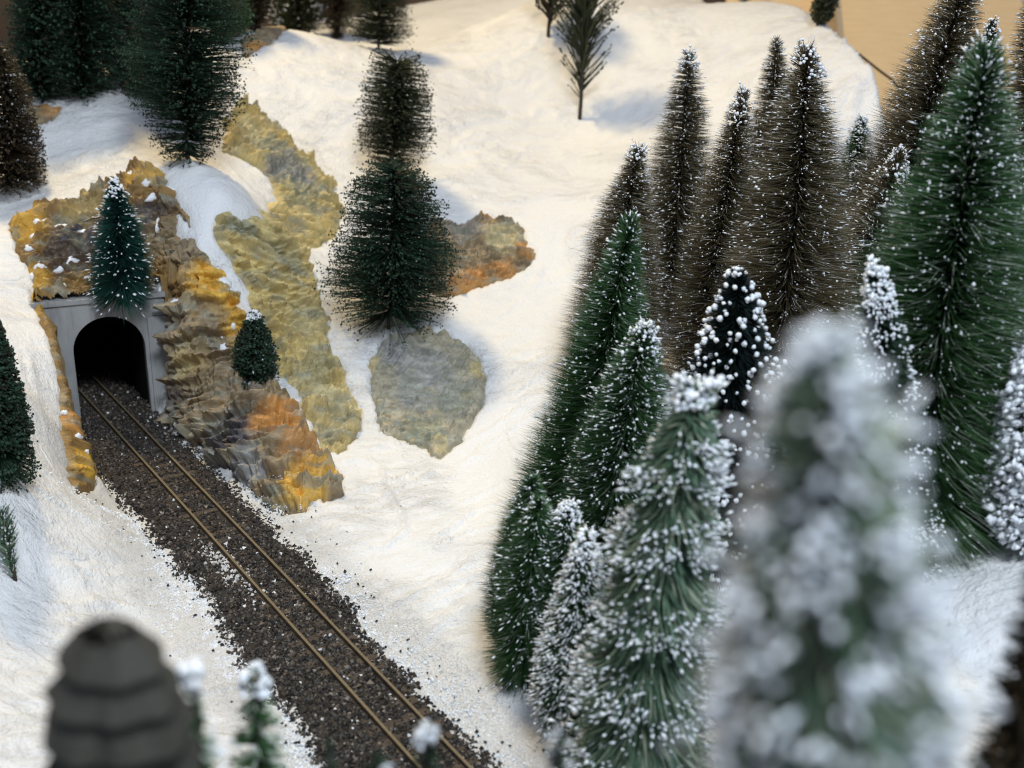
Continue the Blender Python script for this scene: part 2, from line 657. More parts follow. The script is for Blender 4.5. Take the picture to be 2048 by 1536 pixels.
def rock_sd(X, Y, poly, seed, wob):
    wx = X + wob * (fbm(X * 5, Y * 5, seed + 1, 4) - .5) * 2 + .5 * wob * (fbm(X * 21, Y * 21, seed + 31, 3) - .5) * 2
    wy = Y + wob * (fbm(X * 5, Y * 5, seed + 2, 4) - .5) * 2 + .5 * wob * (fbm(X * 21, Y * 21, seed + 32, 3) - .5) * 2
    ins = inside_poly(wx, wy, poly)
    d = dist_line(wx, wy, poly, True)
    return np.where(ins, d, -d)


def rock(label, poly_px, zones, base, amp=1.0, cell=.0075, scale=1.0, seed=0, lift=.02, wob=.07, soft=.05, alt=(.30, .30, .235), dabs=(), group='painted rock outcrops'):
    poly = [(PC + PR * p[1] + PN * p[2]) if p[0] == 'p' else ground(*p)[:2] for p in poly_px]
    P = np.array(poly)
    lo, hi = P.min(0) - .12, P.max(0) + .12
    nx, ny = int((hi[0] - lo[0]) / cell) + 2, int((hi[1] - lo[1]) / cell) + 2
    X, Y = np.meshgrid(np.linspace(lo[0], hi[0], nx), np.linspace(lo[1], hi[1], ny))
    sd = rock_sd(X, Y, poly, seed, wob)
    ROCK_BEDS.append((poly, seed, wob))
    Z = hz(X, Y)
    e = 1e-3
    nxv, nyv = -(hz(X + e, Y) - Z) / e, -(hz(X, Y + e) - Z) / e
    nl = np.sqrt(nxv ** 2 + nyv ** 2 + 1)
    nxv, nyv, nzv = nxv / nl, nyv / nl, 1 / nl
    # crumple measured along the slope as well as across it
    qx = X * 1.0 + .25 * Z + .045 * (fbm(X * 4, Y * 4 + Z * 3, seed + 3, 3) - .5) * 2
    qy = Y * .8 + 1.1 * Z + .045 * (fbm(X * 4 + 9, Y * 4 - Z * 3, seed + 4, 3) - .5) * 2
    ca, sa = math.cos(.35), math.sin(.35)
    qx, qy = qx * ca + qy * sa, -qx * sa + qy * ca
    # crumpled sheet: long straight folds of many directions crossing each other
    rf = np.random.default_rng(seed + 5)
    off = np.zeros_like(X)
    for kf in range(17):
        th, lam = rf.uniform(0, math.pi), .034 * (9.5 ** (kf / 16.0)) / scale
        wq = .30 * lam * (fbm(qx * .5 / lam, qy * .5 / lam, seed + 60 + kf, 2) - .5) * 2
        ph = (qx * math.cos(th) + qy * math.sin(th) + wq) / lam + rf.random()
        fr = ph - np.floor(ph)
        pk = .25 + .5 * _hash(np.floor(ph), np.zeros_like(ph) + kf, seed)
        tri = np.where(fr < pk, fr / pk, (1 - fr) / (1 - pk))
        hgt = .45 + .9 * _hash(np.floor(ph), np.zeros_like(ph) + kf + 40, seed)
        msk = sstep(.38, .60, vnoise(qx * .45 / lam + 7 * kf, qy * .45 / lam, seed + 90 + kf))
        off = off + lam * .30 * (tri * hgt - .4) * msk * min(1.0, (.08 / lam) ** .6)
    f3 = facet(qx * 30 * scale, qy * 40 * scale + 5, seed + 7)
    off = amp * (off + .010 * (f3 - .5))
    m = sstep(-.01, soft, sd)
    off = -.05 + m * (.05 + lift + off * sstep(0, .10, sd) + .5 * off * (sd <= .1))
    V = np.stack([X + nxv * off, Y + nyv * off, Z + nzv * off], -1).reshape(-1, 3)
    F = grid_faces(nx, ny)
    keep = (sd.ravel() > -.03)[F].all(1)
    pn = (V[:, 0] - PC[0]) * PN[0] + (V[:, 1] - PC[1]) * PN[1]
    pr = (V[:, 0] - PC[0]) * PR[0] + (V[:, 1] - PC[1]) * PR[1]
    bad = (pr > -.47) & (pr < .387) & (pn < .012) & (pn > -.035)
    keep &= ~bad[F].any(1)
    hole = (V[:, 2][F].max(1) - V[:, 2][F].min(1) > .2) & (np.abs(pr[F].mean(1) + .04) < .43) & (np.abs(pn[F].mean(1)) < .2)
    keep &= ~hole
    F = F[keep]
    used = np.unique(F)
    remap = -np.ones(len(V), int)
    remap[used] = np.arange(len(used))
    V, F = V[used], remap[F]
    col = np.tile(np.array(base, float), (len(V), 1))
    nv = fbm(V[:, 0] * 6, V[:, 1] * 6 + V[:, 2] * 5, seed + 9, 4) - .5
    for (zx, zy, zr_, c, wt) in zones:
        c0 = ground(zx, zy)
        rr = zr_ * depth_of(c0) / F_PX
        dd = np.linalg.norm((V - c0) * np.array([1, .75, 1]), axis=1) / rr + nv * 1.3
        w = np.clip(sstep(1.15, .55, dd), 0, 1)[:, None] * wt
        col = col * (1 - w) + np.array(c) * w
    px_, py_ = V[:, 0] * 1.0 + .3 * V[:, 2], V[:, 1] * .8 + 1.1 * V[:, 2]
    fv = facet(px_ * 9, py_ * 16, seed + 17) * .6 + facet(px_ * 23, py_ * 37, seed + 18) * .4
    al = (sstep(.5, .72, facet(px_ * 6 + 5, py_ * 11, seed + 21) * .5 + fbm(px_ * 12, py_ * 16, seed + 22, 3) * .5) * .65)[:, None]
    col = col * (1 - al) + np.array(alt) * al
    col = col * (.66 + .68 * fv)[:, None]
    o = mesh_obj('rock_outcrop', V, F, M_ROCK, color=col)
    tag(o, label, 'rock', group)
    r2 = np.random.default_rng(seed + 50)
    for (dx, dy, ra, rb, an) in dabs:
        c0 = ground(dx, dy)
        i = np.argmin(np.linalg.norm(V - c0, axis=1))
        near = np.argsort(np.linalg.norm(V - V[i], axis=1))[:25]
        cc = V[i]
        q = V[near] - V[near].mean(0)
        _, _, vt = np.linalg.svd(q)
        nn = vt[2] * np.sign(vt[2][2] + 1e-6)
        k = depth_of(c0) / F_PX
        ax = np.array([math.cos(an), 0, math.sin(an)])
        ax = ax - nn * ax.dot(nn)
        ax /= np.linalg.norm(ax)
        bx = np.cross(nn, ax)
        N = 14
        a = np.arange(N) * 2 * math.pi / N
        js = 1 + .35 * (r2.random(N) * 2 - 1)
        rim = cc + (np.cos(a) * js * ra * k)[:, None] * ax + (np.sin(a) * js * rb * k * 1.5)[:, None] * bx
        inn = cc + (np.cos(a) * js * ra * k * .6)[:, None] * ax + (np.sin(a) * js * rb * k * .9)[:, None] * bx + nn * (.012 + .008 * r2.random(N))[:, None]
        Vd = np.concatenate([rim - nn * .02, rim + nn * .006, inn, (cc + nn * .018)[None]])
        Fd = []
        for j in range(N):
            j2 = (j + 1) % N
            Fd += [(j, j2, N + j2, N + j), (N + j, N + j2, 2 * N + j2, 2 * N + j), (2 * N + j, 2 * N + j2, 3 * N)]
        mesh_obj('snow_dab', Vd, Fd, M_WHITE, o, smooth=True, tone=np.full(len(Vd), .8))
    return o


rock('dark brown and ochre crumpled rock slope above the tunnel mouth, dabbed with snow',
     [(14, 440), (60, 422), (150, 398), (240, 345), (290, 330), (330, 345), (362, 395), (386, 440), (392, 480), ('p', .56, .30), ('p', .50, .0), ('p', -.50, .0), (62, 560), (24, 490)],
     [(180, 480, 90, DGR, .95), (130, 530, 60, DBR, .9), (230, 430, 60, BRN, .6), (300, 350, 40, GOLD, .8), (60, 450, 50, GOLD, .85), (160, 420, 50, YEL, .5), (290, 430, 45, DGR, .9),
      (330, 470, 45, TAN, .8), (60, 560, 40, GOLD, .7), (150, 600, 50, BRN, .8), (330, 420, 30, DBR, .7)], BRN, 1.05, .008, 1.0, 100,
     dabs=[(75, 445, 13, 5, .1), (130, 450, 18, 6, -.3), (88, 440, 10, 4, .3), (185, 440, 20, 6, .4), (70, 478, 10, 5, .2), (55, 497, 9, 5, 0), (165, 470, 16, 5, .3), (80, 532, 14, 6, .3), (122, 538, 12, 5, .5), (145, 525, 18, 6, .4),
           (60, 555, 6, 5, .1), (170, 555, 18, 4, .4), (120, 585, 20, 4, .2), (262, 357, 14, 6, .2), (292, 368, 9, 7, 0), (305, 398, 14, 6, .3), (340, 385, 10, 5, -.6), (318, 450, 4, 14, .1), (300, 345, 8, 3, 0)])
rock('tall golden and brown crumpled rock wall of the railway cutting right of the tunnel mouth',
     [('p', .39, -.16), ('p', .39, .05), ('p', .50, .22), (392, 470), (430, 520), (470, 570), (508, 630), (530, 700), (555, 760), (600, 800), (622, 870), (668, 925), (680, 985), (620, 1015), (562, 1036), (530, 1012), (450, 945), (345, 860), (318, 838)],
     [(450, 560, 70, GOLD, .95), (480, 640, 55, GOLD, .95), (410, 640, 50, TAN, .8), (360, 560, 45, BRN, .9), (380, 720, 55, YEL, .5), (355, 660, 40, DGR, .6), (350, 800, 40, DGR, .7), (400, 800, 60, TAN, .9), (460, 870, 70, DGR, .95), (500, 950, 60, GRY, .9),
      (440, 930, 50, DGR, .9), (560, 840, 55, ORG, .9), (500, 800, 45, DBR, .7), (620, 960, 60, GOLD, .85), (600, 900, 50, ORG, .6), (350, 760, 30, DBR, .6)], TAN, 1.3, .0075, .80, 200, lift=.02,
     dabs=[(452, 563, 14, 10, .4), (462, 590, 8, 8, 0), (452, 695, 9, 10, .1), (455, 745, 9, 8, .2), (463, 648, 6, 6, 0), (505, 768, 8, 4, .1), (362, 615, 8, 4, .8), (432, 505, 8, 5, .3)])
rock('long pale yellow crumpled sheet of rock running down the middle of the hill',
     [(428, 425), (470, 432), (530, 448), (600, 486), (626, 540), (652, 620), (662, 710), (700, 770), (727, 850), (722, 888), (684, 912), (645, 905), (614, 840), (575, 765), (545, 700), (510, 620), (470, 550), (430, 490)],
     [(560, 520, 60, GRN, .6), (600, 640, 60, PALE, .6), (640, 740, 50, GRN, .5), (680, 830, 60, PALE, .8), (480, 450, 45, GRN, .8), (560, 600, 45, YEL, .7), (630, 880, 45, GRN, .6)], YEL, 1.35, .008, 1.0, 300)
rock('grey green and yellow crumpled rock below the large tree above the tunnel',
     [(440, 250), (480, 205), (528, 222), (582, 258), (602, 312), (660, 350), (692, 420), (672, 462), (600, 492), (535, 455), (524, 425), (548, 380), (530, 345), (480, 318), (440, 300)],
     [(560, 330, 50, GRY, .8), (500, 270, 45, PALE, .7), (620, 400, 55, GRN, .7), (590, 450, 45, YEL, .8), (660, 420, 40, YEL, .8), (540, 300, 40, GRN, .6), (610, 350, 30, GRY, .7)], YEL, 1.35, .0085, 1.0, 400)
rock('orange edged beige rock patch beside the twin dark trees on the open slope',
     [(850, 425), (925, 440), (975, 420), (1030, 440), (1072, 500), (1060, 530), (1000, 562), (900, 597), (850, 575)],
     [(930, 460, 50, GRY, .5), (1000, 480, 50, PALE, .8), (1060, 500, 28, ORG, .9), (950, 570, 50, ORG, .8), (985, 430, 25, ORG, .8), (1010, 545, 35, ORG, .7)], TAN, .9, .009, 1.2, 500, lift=.012)
rock('rounded grey green rock patch in the snow just below the twin dark trees',
     [(725, 725), (758, 682), (830, 655), (905, 662), (952, 700), (977, 750), (962, 810), (930, 880), (880, 915), (822, 890), (760, 860), (742, 800)],
     [(820, 720, 60, GRY, .8), (780, 700, 40, GRY, .7), (900, 800, 50, GRN, .7), (840, 860, 50, GRN, .8), (960, 740, 30, YEL, .7), (850, 770, 80, (.36, .35, .31), .8), (740, 720, 25, YEL, .6), (880, 895, 25, YEL, .5)], (.38, .345, .25), .7, .009, 1.2, 600, lift=.012)
rock('narrow orange brown rock edge of the cutting left of the tunnel mouth',
     [(58, 560), (88, 600), (100, 650), (112, 690), (140, 740), (165, 800), (185, 860), (198, 930), (200, 962), (142, 986), (125, 910), (116, 830), (108, 745), (88, 670), (58, 605)],
     [(80, 610, 40, GOLD, .8), (110, 680, 35, YEL, .8), (140, 790, 50, BRN, .9), (150, 860, 40, ORG, .7), (170, 930, 40, GOLD, .9), (130, 740, 20, GOLD, .6)], BRN, .38, .008, 1.2, 700, wob=.03,
     dabs=[(132, 828, 7, 4, .1), (155, 873, 11, 6, .0), (170, 905, 6, 3, .3)])
rock('small tan rock patch on the far crest beside the green tree', [(478, 78), (520, 62), (565, 55), (582, 62), (540, 88), (485, 118)], [(510, 100, 30, ORG, .8)], TAN, .35, .02, .8, 800, lift=.012)
rock('orange and white rock patch at the foot of the dark far left trees', [(50, 205), (90, 198), (135, 206), (130, 220), (85, 248), (55, 258)], [(110, 210, 30, ORG, .8)], TAN, .35, .02, .8, 900, lift=.012)
rock('orange rock patch at the top edge behind the frosted far tree', [(640, 22), (665, 0), (720, -4), (715, 12), (660, 28)], [(690, 5, 30, ORG, .8)], TAN, .35, .025, .8, 950, lift=.012)

# ------------------------------------------------------------------ snow-covered ground
uu = np.r_[np.linspace(-1.3, -.56, 24)[:-1], np.linspace(-.56, .56, 430), np.linspace(.56, 1.3, 24)[1:]]
yy = np.r_[np.linspace(.6, 2.3, 20)[:-1], np.exp(np.linspace(math.log(2.3), math.log(14.5), 480)), np.linspace(14.5, 19, 24)[1:]]
UU, YY = np.meshgrid(uu, yy)
GX, GY = UU * YY, YY
GZ = hz(GX, GY)
gs, go = track_so(GX, GY)
rx_, ry_ = GX * .78 + GY * .62, -GX * .62 + GY * .78
amp = sstep(.2, .55, np.abs(go + .09)) + (gs > 4.6)
amp = np.clip(amp, .15, 1)
GZ = GZ + amp * (.034 * (fbm(GX * 1.6, GY * 1.6, 11, 3) - .5) + .018 * (fbm(rx_ * 2.2, ry_ * 9, 21, 4) - .5) * sstep(.35, .65, vnoise(GX * .9, GY * .9, 47)) + .020 * (fbm(GX * 9, GY * 9, 31, 3) - .5))
# ridges left by the palette knife
rid = 1 - np.abs(fbm(rx_ * 1.7 + .7 * vnoise(GX, GY, 3), ry_ * 5.5, 41, 2) * 2 - 1)
GZ = GZ + amp * .024 * np.clip(rid - .86, 0, 1) / .14 * sstep(.45, .6, vnoise(GX * 1.3, GY * 1.3, 44))
grain = sstep(.75, .42, np.abs(go + .08)) * (gs < 3.6)
GZ = GZ + grain * .016 * (fbm(GX * 40, GY * 40, 51, 2) - .5)
RIDGES = [([(680, 922), (720, 920), (762, 935), (775, 985), (800, 1025), (806, 1070), (772, 1100)], .024, .018), ([(985, 640), (1040, 600), (1085, 555)], .012, .016),
          ([(60, 720), (75, 800), (95, 870), (110, 940)], .022, .022), ([(30, 700), (60, 790), (70, 860)], .010, .016), ([(600, 1060), (760, 1180), (900, 1290), (1010, 1400)], .010, .020),
          ([(900, 330), (980, 300), (1050, 270)], .010, .014), ([(880, 380), (960, 335)], .009, .012), ([(1000, 345), (1060, 290)], .010, .016), ([(700, 500), (760, 440)], .010, .016),
          ([(640, 470), (700, 430), (720, 380)], .010, .016), ([(650, 1010), (700, 1090), (790, 1180)], .008, .015), ([(100, 290), (200, 250), (300, 232)], .010, .02), ([(500, 170), (600, 120), (700, 60)], .010, .02)]
for (pl, hgt, wid) in RIDGES:
    q = np.array([ground(*p)[:2] for p in pl])
    b = (GX > q[:, 0].min() - .2) & (GX < q[:, 0].max() + .2) & (GY > q[:, 1].min() - .2) & (GY < q[:, 1].max() + .2)
    x_, y_ = GX[b], GY[b]
    dd = dist_line(x_ + .05 * (fbm(x_ * 7, y_ * 7, 71, 3) - .5), y_ + .05 * (fbm(x_ * 7, y_ * 7, 72, 3) - .5), q)
    GZ[b] = GZ[b] + hgt * np.exp(-(dd / wid) ** 2) * (.4 + 1.2 * vnoise(x_ * 9, y_ * 9, 73))
for (poly, seed, wob) in ROCK_BEDS:          # the plaster lies lower under each rock sheet
    P = np.array(poly)
    b = (GX > P[:, 0].min() - .3) & (GX < P[:, 0].max() + .3) & (GY > P[:, 1].min() - .3) & (GY < P[:, 1].max() + .3)
    GZ[b] = GZ[b] * 1.0
    sd = rock_sd(GX[b], GY[b], poly, seed, wob)
    base_z = hz(GX[b], GY[b])
    m_ = sstep(.14, .0, -sd)
    z0 = base_z + (GZ[b] - base_z) * (1 - .75 * m_)
    GZ[b] = z0 - .11 * sstep(.0, .05, sd)
GV = np.stack([GX, GY, GZ], -1).reshape(-1, 3)
GF = grid_faces(len(uu), len(yy))
zr = GV[GF][:, :, 2].max(1) - GV[GF][:, :, 2].min(1)
cen = GV[GF].mean(1)
pr = (cen[:, 0] - PC[0]) * PR[0] + (cen[:, 1] - PC[1]) * PR[1]
pn = (cen[:, 0] - PC[0]) * PN[0] + (cen[:, 1] - PC[1]) * PN[1]
GF = GF[~((np.abs(pr) < .36) & (pn > -.04) & (pn < .12) & (zr > .12))]
snow = mesh_obj('snow_ground', GV, GF, M_SNOW, smooth=True, tone=grain.ravel())
tag(snow, 'white plaster snow slope with brushed ridges', None, None, 'structure')

# ------------------------------------------------------------------ railway: ballast, rails, sleepers
S0, S1 = -1.9, 6.2
ss = np.linspace(S0, S1, 420)
qq = np.linspace(0, 1, 26)
SS, QQ = np.meshgrid(ss, qq)
wl = w_left(SS) + .03 * (fbm(SS * 9, SS * 0 + 3, 61, 3) - .5) * 2
wr = w_right(SS) + .03 * (fbm(SS * 9, SS * 0 + 8, 62, 3) - .5) * 2
OO = -wl + (wl + wr) * QQ
bx_, by_ = track_xy(SS, OO)


def bed_z(s, o, wl_, wr_):
    e = np.minimum((o + wl_), (wr_ - o))
    return -.03 + .050 * sstep(0, .10, e) + .006 * (vnoise(s * 30, o * 30, 9) - .5)


bz_ = bed_z(SS, OO, wl, wr)
bed = mesh_obj('ballast_bed', np.stack([bx_, by_, bz_], -1).reshape(-1, 3), grid_faces(len(ss), len(qq)), M_BED, smooth=True)
tag(bed, 'dark gravel track bed running out of the tunnel', None, None, 'structure')

N = 36000
sv = rng.uniform(S0, 5.6, N)
sv = np.where(rng.random(N) < .35, rng.uniform(S0, 2.5, N), sv)
ov = rng.uniform(-.45, .33, N)
wlv = w_left(sv) + .05 * (fbm(sv * 9, sv * 0 + 3, 61, 3) - .5) * 2
wrv = w_right(sv) + .05 * (fbm(sv * 9, sv * 0 + 8, 62, 3) - .5) * 2
ok = (ov > -wlv - rng.exponential(.010, N)) & (ov < wrv + rng.exponential(.006, N))
ok &= np.abs(np.abs(ov) - GAUGE / 2) > .012
sv, ov, wlv, wrv = sv[ok], ov[ok], wlv[ok], wrv[ok]
xv, yv = track_xy(sv, ov)
zv = np.maximum(bed_z(sv, ov, wlv, wrv), hz(xv, yv) * (sv < 3.9)) + .003
size = rng.uniform(.0045, .0105, len(sv)) * rng.choice([1, 1.5], len(sv), p=[.85, .15])
tone = rng.random(len(sv)) ** 1.3 * .86
wh = rng.random(len(sv))
tone = np.where(wh < .012, 1.0, tone)
dust = np.exp(-((sv - 2.15) / .28) ** 2 - ((ov + .12) / .05) ** 2)
tone = np.where(rng.random(len(sv)) < dust * .65, .97, tone)
Vb, Fb, m = blobs(np.c_[xv, yv, zv], size, rng, jitter=.45)
gravel = mesh_obj('ballast', Vb, Fb, M_STONE, tone=np.repeat(tone, m))
tag(gravel, 'loose dark brown gravel with pale specks along the railway track', None, None, 'stuff')

# stray stones and snow crumbs at the edges
n2 = 260
sv = rng.uniform(-1.7, 3.2, n2)
side = rng.random(n2) < .45
ov = np.where(side, -w_left(sv) - rng.exponential(.09, n2), w_right(sv) + rng.exponential(.13, n2))
xv, yv = track_xy(sv, ov)
Vb, Fb, m = blobs(np.c_[xv, yv, hz(xv, yv) + .008], rng.uniform(.004, .009, n2), rng, jitter=.45)
o = mesh_obj('stray_gravel', Vb, Fb, M_STONE, tone=np.repeat(rng.random(n2) * .4, m))
tag(o, 'stray dark gravel grains scattered on the snow beside the track', None, None, 'stuff')
n2 = 12000
sv = rng.uniform(-1.8, 3.0, n2)
side = rng.random(n2) < .72
ov = np.where(side, -w_left(sv) - np.abs(rng.normal(0, .16, n2)) + .01, w_right(sv) + np.abs(rng.normal(0, .08, n2)) - .005)
xv, yv = track_xy(sv, ov)
Vb, Fb, m = blobs(np.c_[xv, yv, hz(xv, yv) + .001], rng.uniform(.003, .0075, n2), rng, jitter=.5)
o = mesh_obj('snow_crumbs', Vb, Fb, M_WHITE, tone=np.repeat(rng.random(n2), m), smooth=False)
tag(o, 'coarse white snow crumbs banked along both sides of the ballast', None, None, 'stuff')

track = empty('railway_track', (*track_xy(0, 0), 0))
tag(track, 'single railway track with brown rails running from the tunnel to the lower edge', 'railway track')
bpy.context.view_layer.update()
tl = np.array(track.location)
prof = np.array([(-.014, 0), (.014, 0), (.014, .004), (.004, .008), (.004, .026), (.0065, .029), (.0065, .036), (-.0065, .036), (-.0065, .029), (-.004, .026), (-.004, .008), (-.014, .004)])
for sgn in (-1, 1):
    V, Fq, mi = [], [], []
    sl = np.linspace(S0, 5.4, 40)
    for s_ in sl:
        for (po, pz) in prof:
            x, y = track_xy(s_, sgn * GAUGE / 2 + po)
            V.append((x - tl[0], y - tl[1], pz + .013))
    k = len(prof)
    for i in range(len(sl) - 1):
        for j in range(k):
            j2 = (j + 1) % k
            Fq.append((i * k + j, i * k + j2, (i + 1) * k + j2, (i + 1) * k + j))
            mi.append(1 if j == 6 else 0)
    mesh_obj('rail', V, Fq, [M_RAIL, M_RAILTOP], track, mat_idx=mi)
tie_me = None
for i in range(75):
    s_ = S0 + .05 + i * .095
    x, y = track_xy(s_, 0)
    if tie_me is None:
        V, Fq = box(-.145, .145, -.021, .021, -.02, .0245)
        t = mesh_obj('sleeper', V, Fq, M_TIE, track)
        tie_me = t.data
    else:
        t = bpy.data.objects.new('sleeper', tie_me)
        COL.objects.link(t)
        t.parent = track
    t.location = (x - tl[0], y - tl[1], random.uniform(-.006, .002))
    t.rotation_euler = (0, 0, math.atan2(TN[1], TN[0]) + random.uniform(-.03, .03))
# flecks of snow along the inner side of the right rail
n2 = 60
sv = np.sort(rng.uniform(-.6, 1.2, n2))
xv, yv = track_xy(sv, GAUGE / 2 - .020 + rng.normal(0, .002, n2))
Vb, Fb, m = blobs(np.c_[xv, yv, np.full(n2, .030)], rng.uniform(.004, .008, n2), rng, np.tile([TD[0], TD[1], 0], (n2, 1)), 2.4)
o = mesh_obj('snow_fleck', Vb, Fb, M_WHITE, track, tone=np.full(len(Vb), .9))
o['kind'] = 'stuff'

# ------------------------------------------------------------------ tunnel portal
portal = empty('tunnel_portal', (PC[0], PC[1], 0))
tag(portal, 'grey concrete railway tunnel portal with a dark arched mouth', 'tunnel')
portal.rotation_euler = (0, 0, PA)
WL, WR_, TOP, SPR, TH = -.47, .385, .83, .49, .10     # local: x right, y into the hill


def arch(r, n=28, spring=SPR):
    a = np.linspace(0, math.pi, n)
    pts = [(r, -.06)] + [(r * math.cos(t), spring + r * 1.0 * math.sin(t)) for t in a] + [(-r, -.06)]
    return np.array(pts)


A = arch(ARCH_R)
n = len(A)
# outer outline points matched to the arch points
outp = []
for i, (x, z) in enumerate(A):
    if i == 0:
        outp.append((WR_, -.06))
    elif i == n - 1:
        outp.append((WL, -.06))
    else:
        t = (i - 1) / (n - 3)
        a = math.pi * t
        dx, dz = math.cos(a), math.sin(a)
        ks = []
        if dx > 1e-6:
            ks.append(WR_ / dx)
        if dx < -1e-6:
            ks.append(WL / dx)
        if dz > 1e-6:
            ks.append((TOP - SPR) / dz)
        kk = min(ks)
        outp.append((dx * kk, SPR + dz * kk))
O = np.array(outp)
V = np.concatenate([np.c_[A[:, 0], np.zeros(n), A[:, 1]], np.c_[O[:, 0], np.zeros(n), O[:, 1]], np.c_[A[:, 0], np.full(n, TH), A[:, 1]], np.c_[O[:, 0], np.full(n, TH), O[:, 1]]])
Fq = []
for i in range(n - 1):
    Fq += [(i, n + i, n + i + 1, i + 1), (2 * n + i, 2 * n + i + 1, 3 * n + i + 1, 3 * n + i), (i, i + 1, 2 * n + i + 1, 2 * n + i), (n + i, 3 * n + i, 3 * n + i + 1, n + i + 1)]
mesh_obj('wall', V, Fq, M_CONC, portal)
V, Fq = box(WL - .02, WR_ + .01, -.015, .13, TOP + .002, TOP + .035)
mesh_obj('coping', V, Fq, M_CONC, portal)
V, Fq = box(.262, WR_ + .004, -.022, -.002, -.05, .70)
mesh_obj('pilaster', V, Fq, M_CONC, portal)
V, Fq = box(ARCH_R + .004, .262 - .003, -.012, -.002, -.05, .33)
mesh_obj('jamb_strip', V, Fq, M_CONC, portal)
# lining
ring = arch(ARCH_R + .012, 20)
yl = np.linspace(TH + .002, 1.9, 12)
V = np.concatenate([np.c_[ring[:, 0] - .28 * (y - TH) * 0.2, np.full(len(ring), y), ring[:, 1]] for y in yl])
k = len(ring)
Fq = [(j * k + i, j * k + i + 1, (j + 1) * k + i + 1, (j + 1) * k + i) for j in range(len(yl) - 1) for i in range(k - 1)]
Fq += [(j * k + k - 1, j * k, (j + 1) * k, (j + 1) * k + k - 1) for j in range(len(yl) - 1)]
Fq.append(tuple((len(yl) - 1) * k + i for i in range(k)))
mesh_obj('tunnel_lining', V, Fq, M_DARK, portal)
V, Fq = box(-.15, -.05, 1.45, 1.48, .47, .63)
mesh_obj('plywood_panel', V, Fq, M_PLYTUN, portal)

# ------------------------------------------------------------------ plywood backdrop and room
M_PLY = plain('plywood', (.70, .49, .25), (.78, .57, .32), 3.0, .55, .08, .01, (1, 1, 7))
BX, BY, BZ, TILT = 0.0, 13.7, 0.9, math.radians(-40)
xe = at_Y(1662, 30, 14.8)[0]


def board(name, x0, x1, y0, y1, mat, label, cat):
    V, Fq = box(x0, x1, y0, y1, 0, 4.2)
    o = mesh_obj(name, V, Fq, mat)
    o.location, o.rotation_euler = (BX, BY, BZ), (TILT, 0, 0)
    return tag(o, label, cat)


board('plywood_board', xe, xe + 6, 0, .12, M_PLY, 'large bare plywood board leaning behind the snow edge at upper right', 'board')
board('plywood_board', xe - 1.2, xe - .03, .22, .32, M_PLY, 'narrow shaded strip of plywood left of the large board', 'board')
M_SHADOW_STRIP = plain('shadow_strip_brown', (.30, .19, .08), (.40, .26, .12), 5, .6, .1, .01, (1, 1, 5))  # dark brown strip added where a tree's shadow crosses the plywood
board('shadow_strip', xe + .01, xe + .13, -.10, -.004, M_SHADOW_STRIP, 'dark upright strip standing in for a shadow on the plywood board', 'shadow strip')
wp = [at_Y(x, y, Y) for x, y, Y in ((1640, 45, 13.9), (1668, 72, 13.6), (1690, 92, 13.4), (1712, 104, 13.2), (1735, 122, 13.0), (1760, 142, 12.8), (1782, 158, 12.6), (1810, 190, 12.4))]
V, Fq = tube(wp, .014, 6)
o = mesh_obj('cable', V, Fq, plain('cable_black', (.02, .015, .01), (.04, .03, .02)))
tag(o, 'thin dark cable running in front of the plywood along the snow edge', 'cable')
M_ROOM = plain('room_wall_brown', (.10, .065, .04), (.17, .115, .07), .8, .8, .1, .02)
V, Fq = box(-30, 30, 24, 24.3, -8, 16)
o = mesh_obj('back_wall', V, Fq, M_ROOM)
tag(o, 'dim brown room wall far behind the layout', 'wall', None, 'structure')
V, Fq = box(-30, 30, -8, 24, -3.2, -3.0)
o = mesh_obj('floor', V, Fq, plain('floor_brown', (.10, .08, .06), (.16, .13, .10)))
tag(o, 'floor below the layout', None, None, 'structure')

# ------------------------------------------------------------------ bottle-brush trees
PROFILES = {
    'open': [(0, .2), (.12, .45), (.28, .95), (.5, 1), (.75, .9), (.9, .74), (1, .55)],
    'plump': [(0, 1), (.6, .95), (.83, .74), (.94, .41), (.975, .23), (1, .07)],
    'tower': [(0, 1), (.8, .8), (.92, .64), (.945, .54), (.97, .43), (.99, .29), (1, .14)],
    'skirt': [(0, .3), (.1, .72), (.22, 1), (.42, .93), (.7, .76), (.9, .62), (1, .25)],
    'cone': [(0, .35), (.05, .8), (.12, 1), (.35, .88), (.6, .68), (.8, .45), (.93, .26), (1, .08)],
    'slim': [(0, .4), (.06, .9), (.15, 1), (.4, .95), (.65, .78), (.85, .48), (.95, .28), (1, .06)],
    'blunt': [(0, .35), (.06, .9), (.15, 1), (.5, .84), (.8, .58), (.94, .40), (.985, .3), (1, .1)],
    'oval': [(0, .25), (.12, .62), (.3, .95), (.5, 1), (.8, .95), (1, .8)],
    'full': [(0, .45), (.08, .92), (.2, 1), (.5, .95), (.75, .8), (.9, .70), (1, .52)],
    'column': [(0, .5), (.1, .85), (.4, 1), (.7, .95), (.88, .7), (.97, .5), (1, .15)],
    'vase': [(0, .12), (.12, .4), (.3, .8), (.5, 1), (.75, .95), (.93, .6), (1, .2)],
}


